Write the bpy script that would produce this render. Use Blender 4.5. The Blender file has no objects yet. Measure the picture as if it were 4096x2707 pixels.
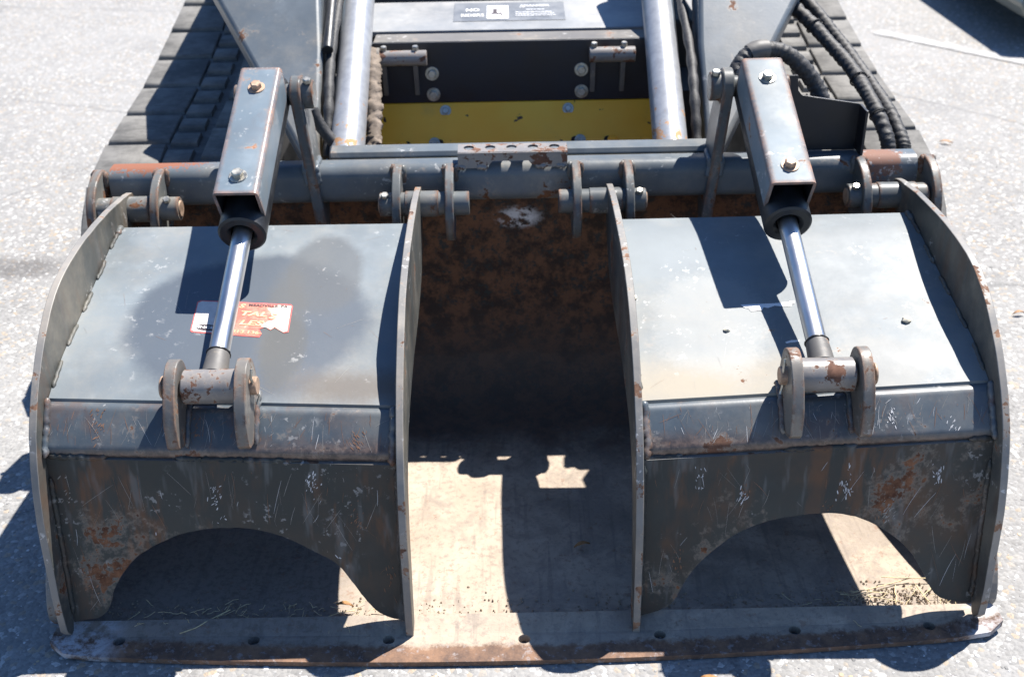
import bpy, bmesh, math, random
import numpy as np
from mathutils import Vector, Matrix
random.seed(7); rng = np.random.default_rng(7)
scene = bpy.context.scene
COL = scene.collection

# ------------------------------------------------------------------ camera
TH, ROLL = math.radians(29.5), math.radians(1.1)
fw = Vector((0, math.cos(TH), -math.sin(TH))); rt0 = Vector((1, 0, 0)); up0 = rt0.cross(fw)
rt = rt0*math.cos(ROLL) - up0*math.sin(ROLL); up = up0*math.cos(ROLL) + rt0*math.sin(ROLL)
cd = bpy.data.cameras.new('camera'); cam = bpy.data.objects.new('camera', cd); COL.objects.link(cam)
cam.matrix_world = Matrix(((rt.x, up.x, -fw.x, -0.01), (rt.y, up.y, -fw.y, -1.554), (rt.z, up.z, -fw.z, 1.527), (0, 0, 0, 1)))
cd.sensor_fit = 'HORIZONTAL'; cd.sensor_width = 36; cd.lens = 36*1.0957
cd.clip_start = 0.05; cd.clip_end = 300
cd.dof.use_dof = True; cd.dof.focus_distance = 1.98; cd.dof.aperture_fstop = 5.0
scene.camera = cam

# ------------------------------------------------------------------ sky + sun
SUN = Vector((0.41, 0.385, 1.0)).normalized()
w = bpy.data.worlds.new('World'); scene.world = w; w.use_nodes = True
wn = w.node_tree; wn.nodes.clear()
sky = wn.nodes.new('ShaderNodeTexSky'); sky.sky_type = 'NISHITA'; sky.sun_disc = False
sky.sun_elevation = math.asin(SUN.z); sky.sun_rotation = math.atan2(SUN.x, SUN.y)
sky.air_density = 1.0; sky.dust_density = 0.1; sky.ozone_density = 10.0
bg = wn.nodes.new('ShaderNodeBackground'); bg.inputs[1].default_value = 0.072
wo = wn.nodes.new('ShaderNodeOutputWorld')
wn.links.new(sky.outputs[0], bg.inputs[0]); wn.links.new(bg.outputs[0], wo.inputs[0])
sd = bpy.data.lights.new('sun', 'SUN'); sd.energy = 5.0; sd.angle = math.radians(0.5); sd.color = (1.0, 0.955, 0.895)
sun = bpy.data.objects.new('sun', sd); COL.objects.link(sun)
sun.rotation_euler = (-SUN).to_track_quat('-Z', 'Y').to_euler(); sun.location = SUN*20
vs = scene.view_settings
vs.view_transform = 'Standard'; vs.look = 'None'; vs.exposure = 1.33; vs.gamma = 1.0; vs.use_curve_mapping = False

# ------------------------------------------------------------------ node helper
class NT:
    def __init__(s, name):
        s.m = bpy.data.materials.new(name); s.m.use_nodes = True; s.t = s.m.node_tree; s.t.nodes.clear()
        s.out = s.t.nodes.new('ShaderNodeOutputMaterial'); s.b = s.t.nodes.new('ShaderNodeBsdfPrincipled')
        s.t.links.new(s.b.outputs[0], s.out.inputs[0])
        g = s.t.nodes.new('ShaderNodeNewGeometry'); s.pos = g.outputs['Position']; s.nrm = g.outputs['Normal']
    def put(s, sock, v):
        if isinstance(v, (int, float)): sock.default_value = v
        elif isinstance(v, (tuple, list)):
            sock.default_value = tuple(v) + (1,) if len(v) == 3 and sock.type == 'RGBA' else tuple(v)
        else: s.t.links.new(v, sock)
    def math(s, op, a, b=0.0, clamp=False):
        n = s.t.nodes.new('ShaderNodeMath'); n.operation = op; n.use_clamp = clamp
        s.put(n.inputs[0], a); s.put(n.inputs[1], b); return n.outputs[0]
    def mul(s, a, b): return s.math('MULTIPLY', a, b)
    def add(s, a, b): return s.math('ADD', a, b)
    def mapr(s, v, a, b, c=0.0, d=1.0, smooth=True):
        n = s.t.nodes.new('ShaderNodeMapRange'); n.clamp = True
        if smooth: n.interpolation_type = 'SMOOTHSTEP'
        for i, x in enumerate((v, a, b, c, d)): s.put(n.inputs[i], x)
        return n.outputs[0]
    def noise(s, scale, detail=4, rough=.55, vec=None, dist=0.0, col=False):
        n = s.t.nodes.new('ShaderNodeTexNoise'); s.put(n.inputs['Vector'], vec or s.pos)
        n.inputs['Scale'].default_value = scale; n.inputs['Detail'].default_value = detail
        n.inputs['Roughness'].default_value = rough; n.inputs['Distortion'].default_value = dist
        return n.outputs[1 if col else 0]
    def vor(s, scale, feature='F1', vec=None, out='Distance', rand=1.0):
        n = s.t.nodes.new('ShaderNodeTexVoronoi'); n.feature = feature; s.put(n.inputs['Vector'], vec or s.pos)
        n.inputs['Scale'].default_value = scale; n.inputs['Randomness'].default_value = rand
        return n.outputs[out]
    def mapping(s, rot=(0, 0, 0), scale=(1, 1, 1), loc=(0, 0, 0), vec=None):
        n = s.t.nodes.new('ShaderNodeMapping'); s.put(n.inputs[0], vec or s.pos)
        n.inputs[1].default_value = loc; n.inputs[2].default_value = rot; n.inputs[3].default_value = scale
        return n.outputs[0]
    def mix(s, f, a, b):
        n = s.t.nodes.new('ShaderNodeMix'); n.data_type = 'RGBA'
        s.put(n.inputs[0], f); s.put(n.inputs[6], a); s.put(n.inputs[7], b); return n.outputs[2]
    def xyz(s, v=None):
        n = s.t.nodes.new('ShaderNodeSeparateXYZ'); s.put(n.inputs[0], v or s.pos); return n.outputs
    def bump(s, h, strength=.3, dist=.002, normal=None):
        n = s.t.nodes.new('ShaderNodeBump'); n.inputs['Strength'].default_value = strength
        n.inputs['Distance'].default_value = dist; s.put(n.inputs['Height'], h)
        if normal: s.put(n.inputs['Normal'], normal)
        return n.outputs[0]
    def edge(s, r=.006, a=.004, b=.12):
        n = s.t.nodes.new('ShaderNodeBevel'); n.samples = 3; n.inputs[0].default_value = r
        d = s.t.nodes.new('ShaderNodeVectorMath'); d.operation = 'DOT_PRODUCT'
        s.put(d.inputs[0], n.outputs[0]); s.put(d.inputs[1], s.nrm)
        return s.mapr(s.math('SUBTRACT', 1.0, d.outputs['Value']), a, b)
    def scratches(s, scale=6, width=.012, seed=0, rots=((0, 0, .5), (0, .7, 0)), thr=.5):
        acc = None
        for i, r in enumerate(rots):
            v = s.mapping(rot=r, scale=(1, 11, 11 if r[1] else 1), loc=(seed*3.1+i*7.7, seed, i))
            n = s.noise(scale*(1+.3*i), 0.0, .5, v, .0)
            ln = s.mapr(s.math('ABSOLUTE', s.math('SUBTRACT', n, .5)), 0.0, width, 1.0, 0.0)
            mk = s.mapr(s.noise(9.0+3*i, 2, .6, s.mapping(loc=(i*5+seed, 3, 9))), thr, thr+.10)
            t = s.mul(ln, mk); acc = t if acc is None else s.math('MAXIMUM', acc, t)
        return acc
    def spot(s, c, r, soft=.3, wob=.25, wscale=7, grain=.45):
        v = s.t.nodes.new('ShaderNodeVectorMath'); v.operation = 'SUBTRACT'; s.put(v.inputs[0], s.pos); v.inputs[1].default_value = c
        d = s.t.nodes.new('ShaderNodeVectorMath'); d.operation = 'DIVIDE'; s.put(d.inputs[0], v.outputs[0]); d.inputs[1].default_value = r
        l = s.t.nodes.new('ShaderNodeVectorMath'); l.operation = 'LENGTH'; s.put(l.inputs[0], d.outputs[0])
        q = s.add(l.outputs['Value'], s.add(s.mul(s.math('SUBTRACT', s.noise(wscale, 4, .65), .5), wob*2), s.mul(s.math('SUBTRACT', s.noise(130, 3, .75), .5), grain)))
        return s.mapr(q, 1-soft, 1+soft*.2, 1.0, 0.0)
    def done(s, col, rough, metal=0.0, normal=None, spec=.5):
        s.put(s.b.inputs['Base Color'], col); s.put(s.b.inputs['Roughness'], rough); s.put(s.b.inputs['Metallic'], metal)
        s.b.inputs['Specular IOR Level'].default_value = spec
        if normal: s.put(s.b.inputs['Normal'], normal)
        return s.m

RUST_A, RUST_B = (.060, .024, .013), (.215, .100, .052)
def paint(name, col, rust=.35, edge=.6, dust=.3, scr=.5, rough=.42, chips=.5, dustcol=(.30, .26, .20), stains=(), rustscale=9, spec=.5, rustcol=None, low=None, streak=0):
    n = NT(name)
    big = n.noise(2.3, 5, .6); med = n.noise(14, 5, .65)
    c = n.mix(n.mapr(big, .3, .7), tuple(x*.78 for x in col), tuple(x*1.2 for x in col))
    c = n.mix(n.mul(n.mapr(med, .5, .75), .35), c, tuple(x*1.5 for x in col))
    dm = n.mul(n.mapr(n.noise(3.1, 7, .72, n.mapping(loc=(4, 2, 7))), .42, .75), dust)
    c = n.mix(dm, c, dustcol)
    rg = n.add(rough, n.mul(n.math('SUBTRACT', med, .5), .35))
    for (cen, rad, scol, f, rr, *ex) in stains:
        m = n.mul(n.spot(cen, rad, *(ex[0] if ex else ())), f); c = n.mix(m, c, scol)
        rg = n.add(n.mul(rg, n.math('SUBTRACT', 1.0, m)), n.mul(m, rr))
    ch = n.mul(n.mul(n.mapr(n.noise(60, 3, .7), .58, .64), n.mapr(n.noise(9, 3, .6, n.mapping(loc=(9, 9, 1))), .54, .63)), chips)
    c = n.mix(ch, c, (.55, .54, .52))
    if streak:
        sv = n.noise(22, 4, .65, n.mapping(scale=(1, 1, .16))); sm = n.mapr(n.noise(4.5, 4, .6, n.mapping(loc=(2, 8, 5))), .40, .62)
        c = n.mix(n.mul(n.mul(n.mapr(sv, .47, .62), sm), streak), c, (.115, .055, .028))
        sv2 = n.noise(30, 3, .6, n.mapping(scale=(1, 1, .12), loc=(7, 1, 2))); c = n.mix(n.mul(n.mapr(sv2, .55, .68), streak*.5), c, (.15, .155, .155))
    rn = n.noise(rustscale, 6, .68, None, .3) if rust > 0 else 0.0
    edge = edge if edge >= .3 else 0
    e = n.edge(.014, .002, .10) if edge > 0 else 0.0
    rm = n.add(rn, n.mul(e, edge*.38)) if edge > 0 else rn
    if low:
        rm = n.add(rm, n.mul(n.mapr(n.xyz()[2], low[1], low[0]), .06))
        c = n.mix(n.mul(n.mapr(n.add(n.xyz()[2], n.mul(n.math('SUBTRACT', n.noise(40, 4, .7), .5), .02)), low[1]+.004, low[0]-.004), .85), c, n.mix(n.mapr(n.noise(70, 4, .7), .35, .65), (.055, .036, .028), (.145, .095, .070)))
    rm = n.add(rm, n.mul(n.math('SUBTRACT', n.noise(85, 3, .7), .5), .22))
    rmask = n.mapr(rm, .70-rust*.26, .735-rust*.26)
    rc = n.mix(n.mapr(n.noise(38, 6, .7), .3, .72), RUST_A, rustcol or RUST_B)
    c = n.mix(n.mul(n.mapr(rm, .64-rust*.26, .72-rust*.26), .35), c, (.30, .25, .20))
    c = n.mix(rmask, c, rc)
    rg = n.add(n.mul(rg, n.math('SUBTRACT', 1.0, rmask)), n.mul(rmask, .85))
    h = n.add(n.mul(rmask, -.5), n.add(n.mul(n.noise(160, 3, .6), .35), n.mul(n.noise(25, 3), .6)))
    return n.done(c, rg, 0.0, n.bump(h, .22, .0015), spec)

def simple(name, col, rough=.6, metal=0.0, var=.25, scale=20, bump=.15, bdist=.001, spec=.5, bscale=90):
    n = NT(name); f = n.mapr(n.noise(scale, 5, .65), .28, .72)
    c = n.mix(f, tuple(x*(1-var) for x in col), tuple(min(1, x*(1+var)) for x in col))
    return n.done(c, n.add(rough, n.mul(n.math('SUBTRACT', f, .5), .2)), metal, n.bump(n.noise(bscale, 4, .6), bump, bdist), spec)

G = (.125, .145, .160)
MAT = {}
MAT['sheet_L'] = paint('left_sheet_paint', (.130, .153, .168), rust=0, edge=0, dust=.40, scr=.30, rough=.47, spec=.5, chips=.25,
    stains=[((-.515, .345, .50), (.245, .215, .5), (.048, .062, .082), .88, .46, (.16, .16, 6, .06)), ((-.385, .49, .54), (.085, .13, .5), (.066, .072, .078), .75, .5, (.25, .2, 8, .10)), ((-.455, .36, .5), (.05, .16, .5), (.065, .065, .062), .6, .6, (.5, .3, 9, .6)),
            ((-.27, .185, .46), (.20, .055, .3), (.105, .085, .068), .75, .8, (.8, .4, 9, .5)), ((-.44, .27, .49), (.05, .11, .3), (.085, .085, .08), .7, .35)])
MAT['sheet_R'] = paint('right_sheet_paint', (.132, .153, .165), rust=.08, edge=0, dust=.45, scr=.35, rough=.54, spec=.42, chips=.35,
    stains=[((.33, .175, .46), (.24, .085, .3), (.36, .31, .235), .8, .85, (.9, .35, 9, .3)), ((.66, .19, .47), (.10, .08, .3), (.20, .19, .17), .4, .6), ((.37, .33, .5), (.13, .16, .3), (.24, .25, .245), .5, .5)])
MAT['plate'] = paint('grapple_plate_paint', (.056, .060, .058), streak=.4, rust=.26, edge=.25, dust=.5, scr=.6, spec=.28, rough=.5, chips=.4)
MAT['rim'] = paint('worn_plate_edge', (.15, .146, .14), rust=.47, edge=0, dust=.6, scr=.7, rough=.5, chips=.7, rustscale=16, dustcol=(.36, .31, .25), rustcol=(.27, .15, .09))
MAT['arch'] = paint('arch_plate_paint', (.033, .038, .037), streak=.8, rust=.35, edge=0, dust=.75, dustcol=(.075, .050, .034), scr=.9, spec=.28, rough=.5, chips=.30, rustscale=5)
MAT['bar'] = paint('crossbar_paint', (.062, .080, .097), streak=.35, low=(.374, .396), rust=.26, edge=.30, dust=.30, scr=1.0, rough=.38, chips=.30, rustscale=13, rustcol=(.15, .075, .045))
MAT['tube'] = paint('bucket_tube_paint', (.088, .105, .120), rust=.28, edge=0, dust=.4, scr=.4, spec=.28, rough=.38, chips=.5, rustscale=6,
    stains=[((-.84, .85, .64), (.15, .045, .02), (.20, .075, .042), .95, .85, (.25, .7, 26, 2.2)), ((-.79, .80, .60), (.02, .1, .03), (.20, .075, .04), .9, .85), ((.82, .82, .63), (.05, .05, .05), (.20, .09, .055), .8, .85, (.25, .7, 30, 2.4)), ((.78, .80, .61), (.018, .1, .03), (.20, .085, .045), .8, .85)])
MAT['guard'] = paint('guard_paint', (.135, .172, .202), streak=.12, rust=.27, edge=.9, dust=.25, scr=.7, rough=.36, chips=.5, rustscale=11, rustcol=(.36, .17, .09))
MAT['guard_R'] = paint('right_guard_paint', (.130, .165, .190), rust=.32, edge=1.0, dust=.25, scr=.7, rough=.55, spec=.3, chips=.5, rustscale=10, rustcol=(.36, .17, .09))
MAT['lug'] = paint('hinge_lug_paint', (.085, .094, .098), rust=.36, edge=.40, dust=.4, scr=.4, spec=.28, rough=.42, chips=.4, rustscale=14)
MAT['ear'] = paint('clevis_ear_steel', (.120, .113, .105), rust=.48, edge=.35, dust=.4, scr=.5, rough=.45, chips=.3, rustscale=18, rustcol=(.24, .14, .09))
MAT['arm'] = paint('loader_arm_paint', (.085, .104, .122), rust=.22, edge=.2, dust=.45, scr=.5, rough=.45, chips=.3, rustscale=13)
MAT['cover'] = paint('cover_panel_paint', (.20, .21, .22), rust=0, edge=0, dust=.6, scr=.3, rough=.45, chips=.1, dustcol=(.42, .40, .37))
MAT['dark'] = simple('dark_painted_steel', (.008, .009, .014), .5, 0, .3, 12)
MAT['black'] = simple('black_paint_and_shade', (.010, .010, .011), .7, 0, .3, 12)  # black parts, and the shade painted into the chassis gaps
MAT['barrel'] = simple('black_cylinder_paint', (.011, .012, .014), .45, 0, .4, 30, .3, .001)
MAT['zinc'] = simple('zinc_bolt', (.42, .40, .35), .38, .75, .35, 60, .2)
MAT['rustbolt'] = simple('rusty_bolt', (.34, .23, .16), .6, .3, .4, 60, .3)
MAT['hub'] = paint('rusty_rod_eye', (.17, .16, .155), rust=.62, edge=0, dust=.2, scr=.8, rough=.35, chips=1.0, rustscale=24, rustcol=(.16, .075, .045))
MAT['rim_dark'] = paint('dusty_dark_steel', (.10, .095, .09), rust=.3, edge=0, dust=.5, scr=.3, rough=.6)
n = NT('chrome_rod'); cv = n.noise(40, 4, .6, n.mapping(scale=(1, .15, .15)))
MAT['chrome'] = n.done(n.mix(n.mapr(cv, .3, .7), (.50, .50, .50), (.62, .615, .61)), n.mapr(cv, .3, .75, .30, .42), 1.0)
n = NT('tilt_cylinder_steel'); f = n.noise(45, 5, .7); rr = n.mapr(n.add(n.noise(30, 6, .7), n.mul(n.mapr(n.xyz()[2], .76, .64), .16)), .68, .74)
c = n.mix(n.mapr(f, .3, .7), (.27, .28, .30), (.36, .37, .385)); c = n.mix(rr, c, (.36, .20, .10))
MAT['tilt'] = n.done(c, n.add(.36, n.mul(rr, .4)), .35, n.bump(f, .1, .001))
# bucket interior: dusty tan floor running into a rusty back
def floor_colour(n):
    X, Y, Z = n.xyz()
    spk = n.noise(75, 6, .75); blot = n.noise(9, 7, .7, None, .4)
    dusty = n.mix(n.mapr(n.noise(5, 6, .7), .3, .7), (.30, .245, .188), (.40, .332, .262))
    dusty = n.mix(n.mul(n.mapr(spk, .50, .62), .5), dusty, (.17, .135, .115))
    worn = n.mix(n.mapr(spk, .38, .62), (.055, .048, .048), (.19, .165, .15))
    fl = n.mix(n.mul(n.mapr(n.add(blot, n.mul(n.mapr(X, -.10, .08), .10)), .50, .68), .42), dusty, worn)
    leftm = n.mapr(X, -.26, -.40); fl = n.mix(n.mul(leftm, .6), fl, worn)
    dr = n.noise(60, 3, .6, n.mapping(scale=(1, .07, 1))); fl = n.mix(n.mul(n.mapr(dr, .55, .68), .35), fl, (.14, .115, .10))
    fl = n.mix(n.mul(n.mapr(n.noise(34, 5, .75, n.mapping(loc=(1, 6, 2))), .60, .64), .5), fl, (.20, .115, .075))
    return fl, spk, blot
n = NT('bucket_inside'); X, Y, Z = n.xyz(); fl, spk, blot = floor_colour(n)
rus = n.mix(n.mapr(n.noise(18, 8, .78), .42, .60), (.042, .028, .022), (.165, .082, .046))
rus = n.mix(n.mapr(n.noise(48, 6, .8), .53, .60), rus, (.040, .042, .042))
rus = n.mix(n.mul(n.mapr(n.noise(26, 5, .75, n.mapping(loc=(3, 3, 3))), .56, .62), .7), rus, (.16, .075, .04))
smear = n.mul(n.spot((.012, .86, .48), (.06, .2, .035), .5, .6, 30), n.mapr(n.noise(30, 5, .7), .42, .54))
smear2 = n.mul(n.spot((.008, .80, .585), (.035, .2, .035), .4, .5, 40), n.mapr(n.noise(40, 6, .7), .42, .6))
rus = n.mix(n.math('MAXIMUM', smear, smear2), rus, (.62, .62, .64))
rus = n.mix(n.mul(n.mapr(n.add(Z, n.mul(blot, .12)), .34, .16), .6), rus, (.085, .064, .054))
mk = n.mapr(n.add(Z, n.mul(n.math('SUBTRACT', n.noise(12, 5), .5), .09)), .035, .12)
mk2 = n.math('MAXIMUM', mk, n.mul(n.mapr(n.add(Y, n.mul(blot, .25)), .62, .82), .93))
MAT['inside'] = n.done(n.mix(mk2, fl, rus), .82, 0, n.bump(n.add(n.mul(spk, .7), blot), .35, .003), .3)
n = NT('cutting_edge_steel'); X, Y, Z = n.xyz(); f = n.noise(24, 8, .75)
c = n.mix(n.mapr(f, .3, .7), (.075, .046, .035), (.215, .120, .070)); c = n.mix(n.mul(n.mapr(n.noise(60, 5, .75), .54, .64), .55), c, (.27, .25, .25))
c = n.mix(n.mul(n.mapr(n.add(n.add(Y, n.mul(n.math('MULTIPLY', X, X), -.05)), n.mul(n.math('SUBTRACT', f, .5), .05)), -.036, -.022), n.mapr(n.noise(22, 5, .7), .15, .4)), c, floor_colour(n)[0])
ends = n.math('MAXIMUM', n.mapr(X, -.73, -.80), n.mapr(X, .80, .85))
c = n.mix(n.mul(ends, n.mapr(f, .40, .60)), c, (.40, .40, .42))
MAT['edge'] = n.done(c, .82, 0, n.bump(n.add(f, n.mul(n.noise(90, 4), .5)), .4, .003))
n = NT('yellow_paint'); X, Y, Z = n.xyz(); c = n.mix(n.mapr(n.noise(7, 5), .3, .7), (.97, .45, .02), (.98, .52, .04))
c = n.mix(n.mapr(n.noise(34, 3, .5, n.mapping(loc=(3, 1, 4))), .685, .70), c, (.05, .025, .015)); 
c = n.mix(n.mul(n.mapr(n.noise(4, 6, .7), .5, .8), .4), c, (.30, .22, .10))
MAT['yellow'] = n.done(c, .5, 0, n.bump(n.noise(60, 3), .1, .001))
n = NT('track_rubber'); f = n.noise(12, 5, .7); st = n.noise(30, 4, .7, n.mapping(scale=(.6, 3, 3)))
c = n.mix(n.mapr(f, .3, .7), (.095, .092, .087), (.185, .178, .165)); c = n.mix(n.mul(n.mapr(st, .5, .65), .5), c, (.075, .072, .068))
c = n.mix(n.mul(n.mapr(n.noise(7, 4), .5, .7), .5), c, (.24, .232, .217))
MAT['rubber'] = n.done(c, .85, 0, n.bump(st, .3, .002), .3)
n = NT('hose_sleeve_fabric'); f = n.noise(70, 6, .75)
MAT['sleeve'] = n.done(n.mix(n.mapr(f, .35, .75), (.012, .012, .013), (.060, .058, .058)), .62, 0, n.bump(n.add(f, n.mul(n.noise(220, 3), .4)), .5, .002), .5)
MAT['rag'] = simple('dusty_brown_sleeve', (.19, .155, .125), .9, 0, .4, 40, .6, .004, .2, 50)
MAT['straw'] = simple('dry_straw', (.52, .42, .24), .7, 0, .3, 80)
MAT['leaf'] = simple('dry_leaf', (.30, .15, .055), .7, 0, .4, 60)
MAT['pebble'] = simple('pale_pebble', (.62, .56, .44), .8, 0, .25, 90, .5, .002)
MAT['white'] = simple('white_print', (.66, .65, .64), .5, 0, .08, 30)
MAT['whitefade'] = simple('faded_white_sticker', (.55, .51, .47), .5, 0, .12, 50)
n = NT('faded_red_sticker'); f = n.noise(38, 6, .75); X, Y, Z = n.xyz()
c = n.mix(n.mapr(f, .35, .65), (.44, .095, .07), (.55, .21, .15))
c = n.mix(n.mapr(n.add(f, n.mul(n.mapr(X, -.50, -.445), .30)), .60, .74), c, (.74, .62, .50)); MAT['red'] = n.done(c, .5)
MAT['redrim'] = simple('red_sticker_border', (.60, .10, .09), .5)
MAT['ink'] = simple('dark_print', (.035, .025, .03), .5)
MAT['gold'] = simple('yellow_print', (.66, .42, .24), .5, 0, .2, 60)
MAT['decaldark'] = simple('grey_warning_sticker', (.13, .14, .155), .45, 0, .15, 20)
MAT['greyprint'] = simple('grey_print', (.52, .53, .55), .5)
n = NT('painted_line'); f = n.noise(14, 7, .75); s2 = n.noise(180, 4, .7)
MAT['line'] = n.done(n.mix(n.mapr(n.add(f, n.mul(s2, .4)),   .70, .90), (.80, .80, .79), (.34, .34, .335)), .8, 0, n.bump(s2, .3, .002), .3)
n = NT('worn_line'); f = n.noise(7, 7, .75); s2 = n.noise(150, 4, .7)
MAT['line_faint'] = n.done(n.mix(n.mapr(n.add(f, n.mul(s2, .5)), .62, .86), (.24, .237, .232), (.36, .356, .35)), .8, 0, n.bump(s2, .3, .003), .2)
# asphalt
n = NT('worn_asphalt'); v = n.vor(95, out='Color'); vx = n.xyz(v)
vd = n.vor(95); big = n.noise(.8, 5, .6); med = n.noise(5, 5, .65)
st = n.mix(n.mapr(vx[0], 0, 1, smooth=False), (.160, .157, .152), (.275, .270, .261))
st = n.mix(n.mapr(vx[1], .88, .95), st, (.52, .51, .49)); st = n.mix(n.mapr(vx[2], .9, .97), st, (.33, .26, .18))
c = n.mix(n.mapr(vd, .0045, .0075), st, (.115, .113, .112)) if False else n.mix(n.mul(n.mapr(n.noise(150, 4, .75), .46, .64), .65), st, (.115, .113, .110))
c = n.mix(n.mul(n.mapr(med, .30, .7), .55), c, (.235, .231, .225)); c = n.mix(n.mul(n.mapr(big, .42, .68), .30), c, (.29, .286, .278))
ck = n.vor(.55, 'DISTANCE_TO_EDGE', n.mix(.12, n.pos, n.noise(2.5, 5, .6, None, 0, True)))
c = n.mix(n.mul(n.mapr(ck, .0, .006, 1, 0), .5), c, (.10, .10, .10))
c = n.mix(n.mul(n.mapr(n.noise(1.7, 6, .7, n.mapping(loc=(5, 3, 0))), .54, .70), .45), c, (.17, .168, .166))
oil = n.spot((-1.58, 1.66, 0), (.22, .10, 1), .7, .5, 6); c = n.mix(n.mul(oil, .7), c, (.085, .08, .078))
MAT['asphalt'] = n.done(c, .8, 0, n.bump(n.add(n.mul(n.noise(130, 4, .7), 1.0), n.mul(vd, -12)), .16, .003), .2)
n = NT('asphalt_stone'); at = n.t.nodes.new('ShaderNodeAttribute'); at.attribute_name = 'stone'
MAT['stone'] = n.done(n.mix(n.mul(n.mapr(n.noise(300, 1), .4, .7), .3), at.outputs['Color'], (.2, .19, .18)), .75, 0, None, .4)

# ------------------------------------------------------------------ mesh helpers
BASE = {}
def tag(o, label, cat, group=None):
    o['label'] = label; o['category'] = cat
    if group: o['group'] = group
    return o
def thing(name, label, cat, base, group=None):
    o = bpy.data.objects.new(name, None); o.empty_display_size = .1; COL.objects.link(o); o.location = base
    BASE[o.name] = Vector(base); return tag(o, label, cat, group)
def mesh_of(name, V, F, mats, idx=None, smooth=None, recalc=True):
    me = bpy.data.meshes.new(name); me.from_pydata([tuple(v) for v in V], [], [tuple(f) for f in F])
    for m in (mats if isinstance(mats, (list, tuple)) else [mats]): me.materials.append(MAT[m] if isinstance(m, str) else m)
    if idx is not None: me.polygons.foreach_set('material_index', idx)
    if recalc:
        bm = bmesh.new(); bm.from_mesh(me); bmesh.ops.recalc_face_normals(bm, faces=bm.faces); bm.to_mesh(me); bm.free()
    if smooth is not None:
        me.polygons.foreach_set('use_smooth', [True]*len(me.polygons)); me.set_sharp_from_angle(angle=math.radians(smooth))
    me.update(); return me
def mk(name, VF, mats, parent=None, smooth=None, bevel=0.0, base=None, warp=None, recalc=True, seg=2):
    V, F = VF[0], VF[1]; idx = VF[2] if len(VF) > 2 else None
    V = [Vector(v) for v in V]
    if warp: V = [warp(v) for v in V]
    b = BASE[parent.name] if parent else Vector(base or (0, 0, 0))
    me = mesh_of(name, [v-b for v in V], F, mats, idx, smooth, recalc)
    o = bpy.data.objects.new(name, me); COL.objects.link(o)
    if parent: o.parent = parent
    else: o.location = b
    BASE[o.name] = b
    if bevel > 0:
        m = o.modifiers.new('bevel', 'BEVEL'); m.width = bevel; m.segments = seg; m.limit_method = 'ANGLE'; m.angle_limit = math.radians(35)
    return o
def join(*parts):
    V, F, I = [], [], []
    for p in parts:
        k = len(V); V += list(p[0]); F += [tuple(i+k for i in f) for f in p[1]]
        I += list(p[2]) if len(p) > 2 else [0]*len(p[1])
    return V, F, I
def prism(prof, x0, x1, split=False, xf=None):
    """profile of (y,z) extruded along x; caps index 0, sides index 1 if split"""
    n = len(prof); V = [Vector((x0, a, b)) for a, b in prof] + [Vector((x1, a, b)) for a, b in prof]
    F = [tuple(range(n)), tuple(range(2*n-1, n-1, -1))] + [(i, (i+1) % n, n+(i+1) % n, n+i) for i in range(n)]
    return V, F, [0, 0] + [1 if split else 0]*n
def box(c, sx, sy, sz, ax=None):
    ax = ax or (Vector((1, 0, 0)), Vector((0, 1, 0)), Vector((0, 0, 1))); c = Vector(c)
    V = [c + ax[0]*(i*sx/2) + ax[1]*(j*sy/2) + ax[2]*(k*sz/2) for i in (-1, 1) for j in (-1, 1) for k in (-1, 1)]
    return V, [(0, 1, 3, 2), (4, 6, 7, 5), (0, 4, 5, 1), (2, 3, 7, 6), (0, 2, 6, 4), (1, 5, 7, 3)]
def frame(d, hint=Vector((0, 0, 1))):
    d = d.normalized()
    if abs(d.dot(hint)) > .95: hint = Vector((0, 1, 0))
    u = hint.cross(d).normalized(); return u, d.cross(u)
def cyl(p0, p1, r, n=28, ch=.0015, r1=None):
    p0, p1 = Vector(p0), Vector(p1); d = p1-p0; L = d.length; d.normalize(); u, v = frame(d); r1 = r if r1 is None else r1
    rings = [(0, r-ch), (ch, r), (L-ch, r1), (L, r1-ch)] if ch > 0 else [(0, r), (L, r1)]
    V = [p0 + d*t + (u*math.cos(2*math.pi*i/n) + v*math.sin(2*math.pi*i/n))*rr for t, rr in rings for i in range(n)]
    F = [(k*n+i, k*n+(i+1) % n, (k+1)*n+(i+1) % n, (k+1)*n+i) for k in range(len(rings)-1) for i in range(n)]
    F += [tuple(range(n-1, -1, -1)), tuple(range((len(rings)-1)*n, len(rings)*n))]
    return V, F
def sweep(pts, rad, n=10, jit=0.0, caps=True):
    pts = [Vector(p) for p in pts]; m = len(pts); V = []; u = None
    for k, p in enumerate(pts):
        d = (pts[min(k+1, m-1)] - pts[max(k-1, 0)]).normalized()
        if u is None: u, _ = frame(d)
        u = (u - d*u.dot(d)).normalized(); v = d.cross(u); r = rad(k/(m-1)) if callable(rad) else rad
        for i in range(n):
            a = 2*math.pi*i/n; rr = r*(1 + jit*random.uniform(-1, 1)); V.append(p + (u*math.cos(a) + v*math.sin(a))*rr)
    F = [(k*n+i, k*n+(i+1) % n, (k+1)*n+(i+1) % n, (k+1)*n+i) for k in range(m-1) for i in range(n)]
    if caps: F += [tuple(range(n-1, -1, -1)), tuple(range((m-1)*n, m*n))]
    return V, F
def spline(pts, n):
    pts = [Vector(p) for p in pts]; P = [pts[0]*2-pts[1]] + pts + [pts[-1]*2-pts[-2]]; out = []; m = len(pts)-1
    for i in range(n):
        t = i/(n-1)*m; k = min(int(t), m-1); t -= k; a, b, c, d = P[k:k+4]
        out.append(.5*((2*b) + (c-a)*t + (2*a-5*b+4*c-d)*t*t + (3*b-a-3*c+d)*t**3))
    return out
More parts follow.
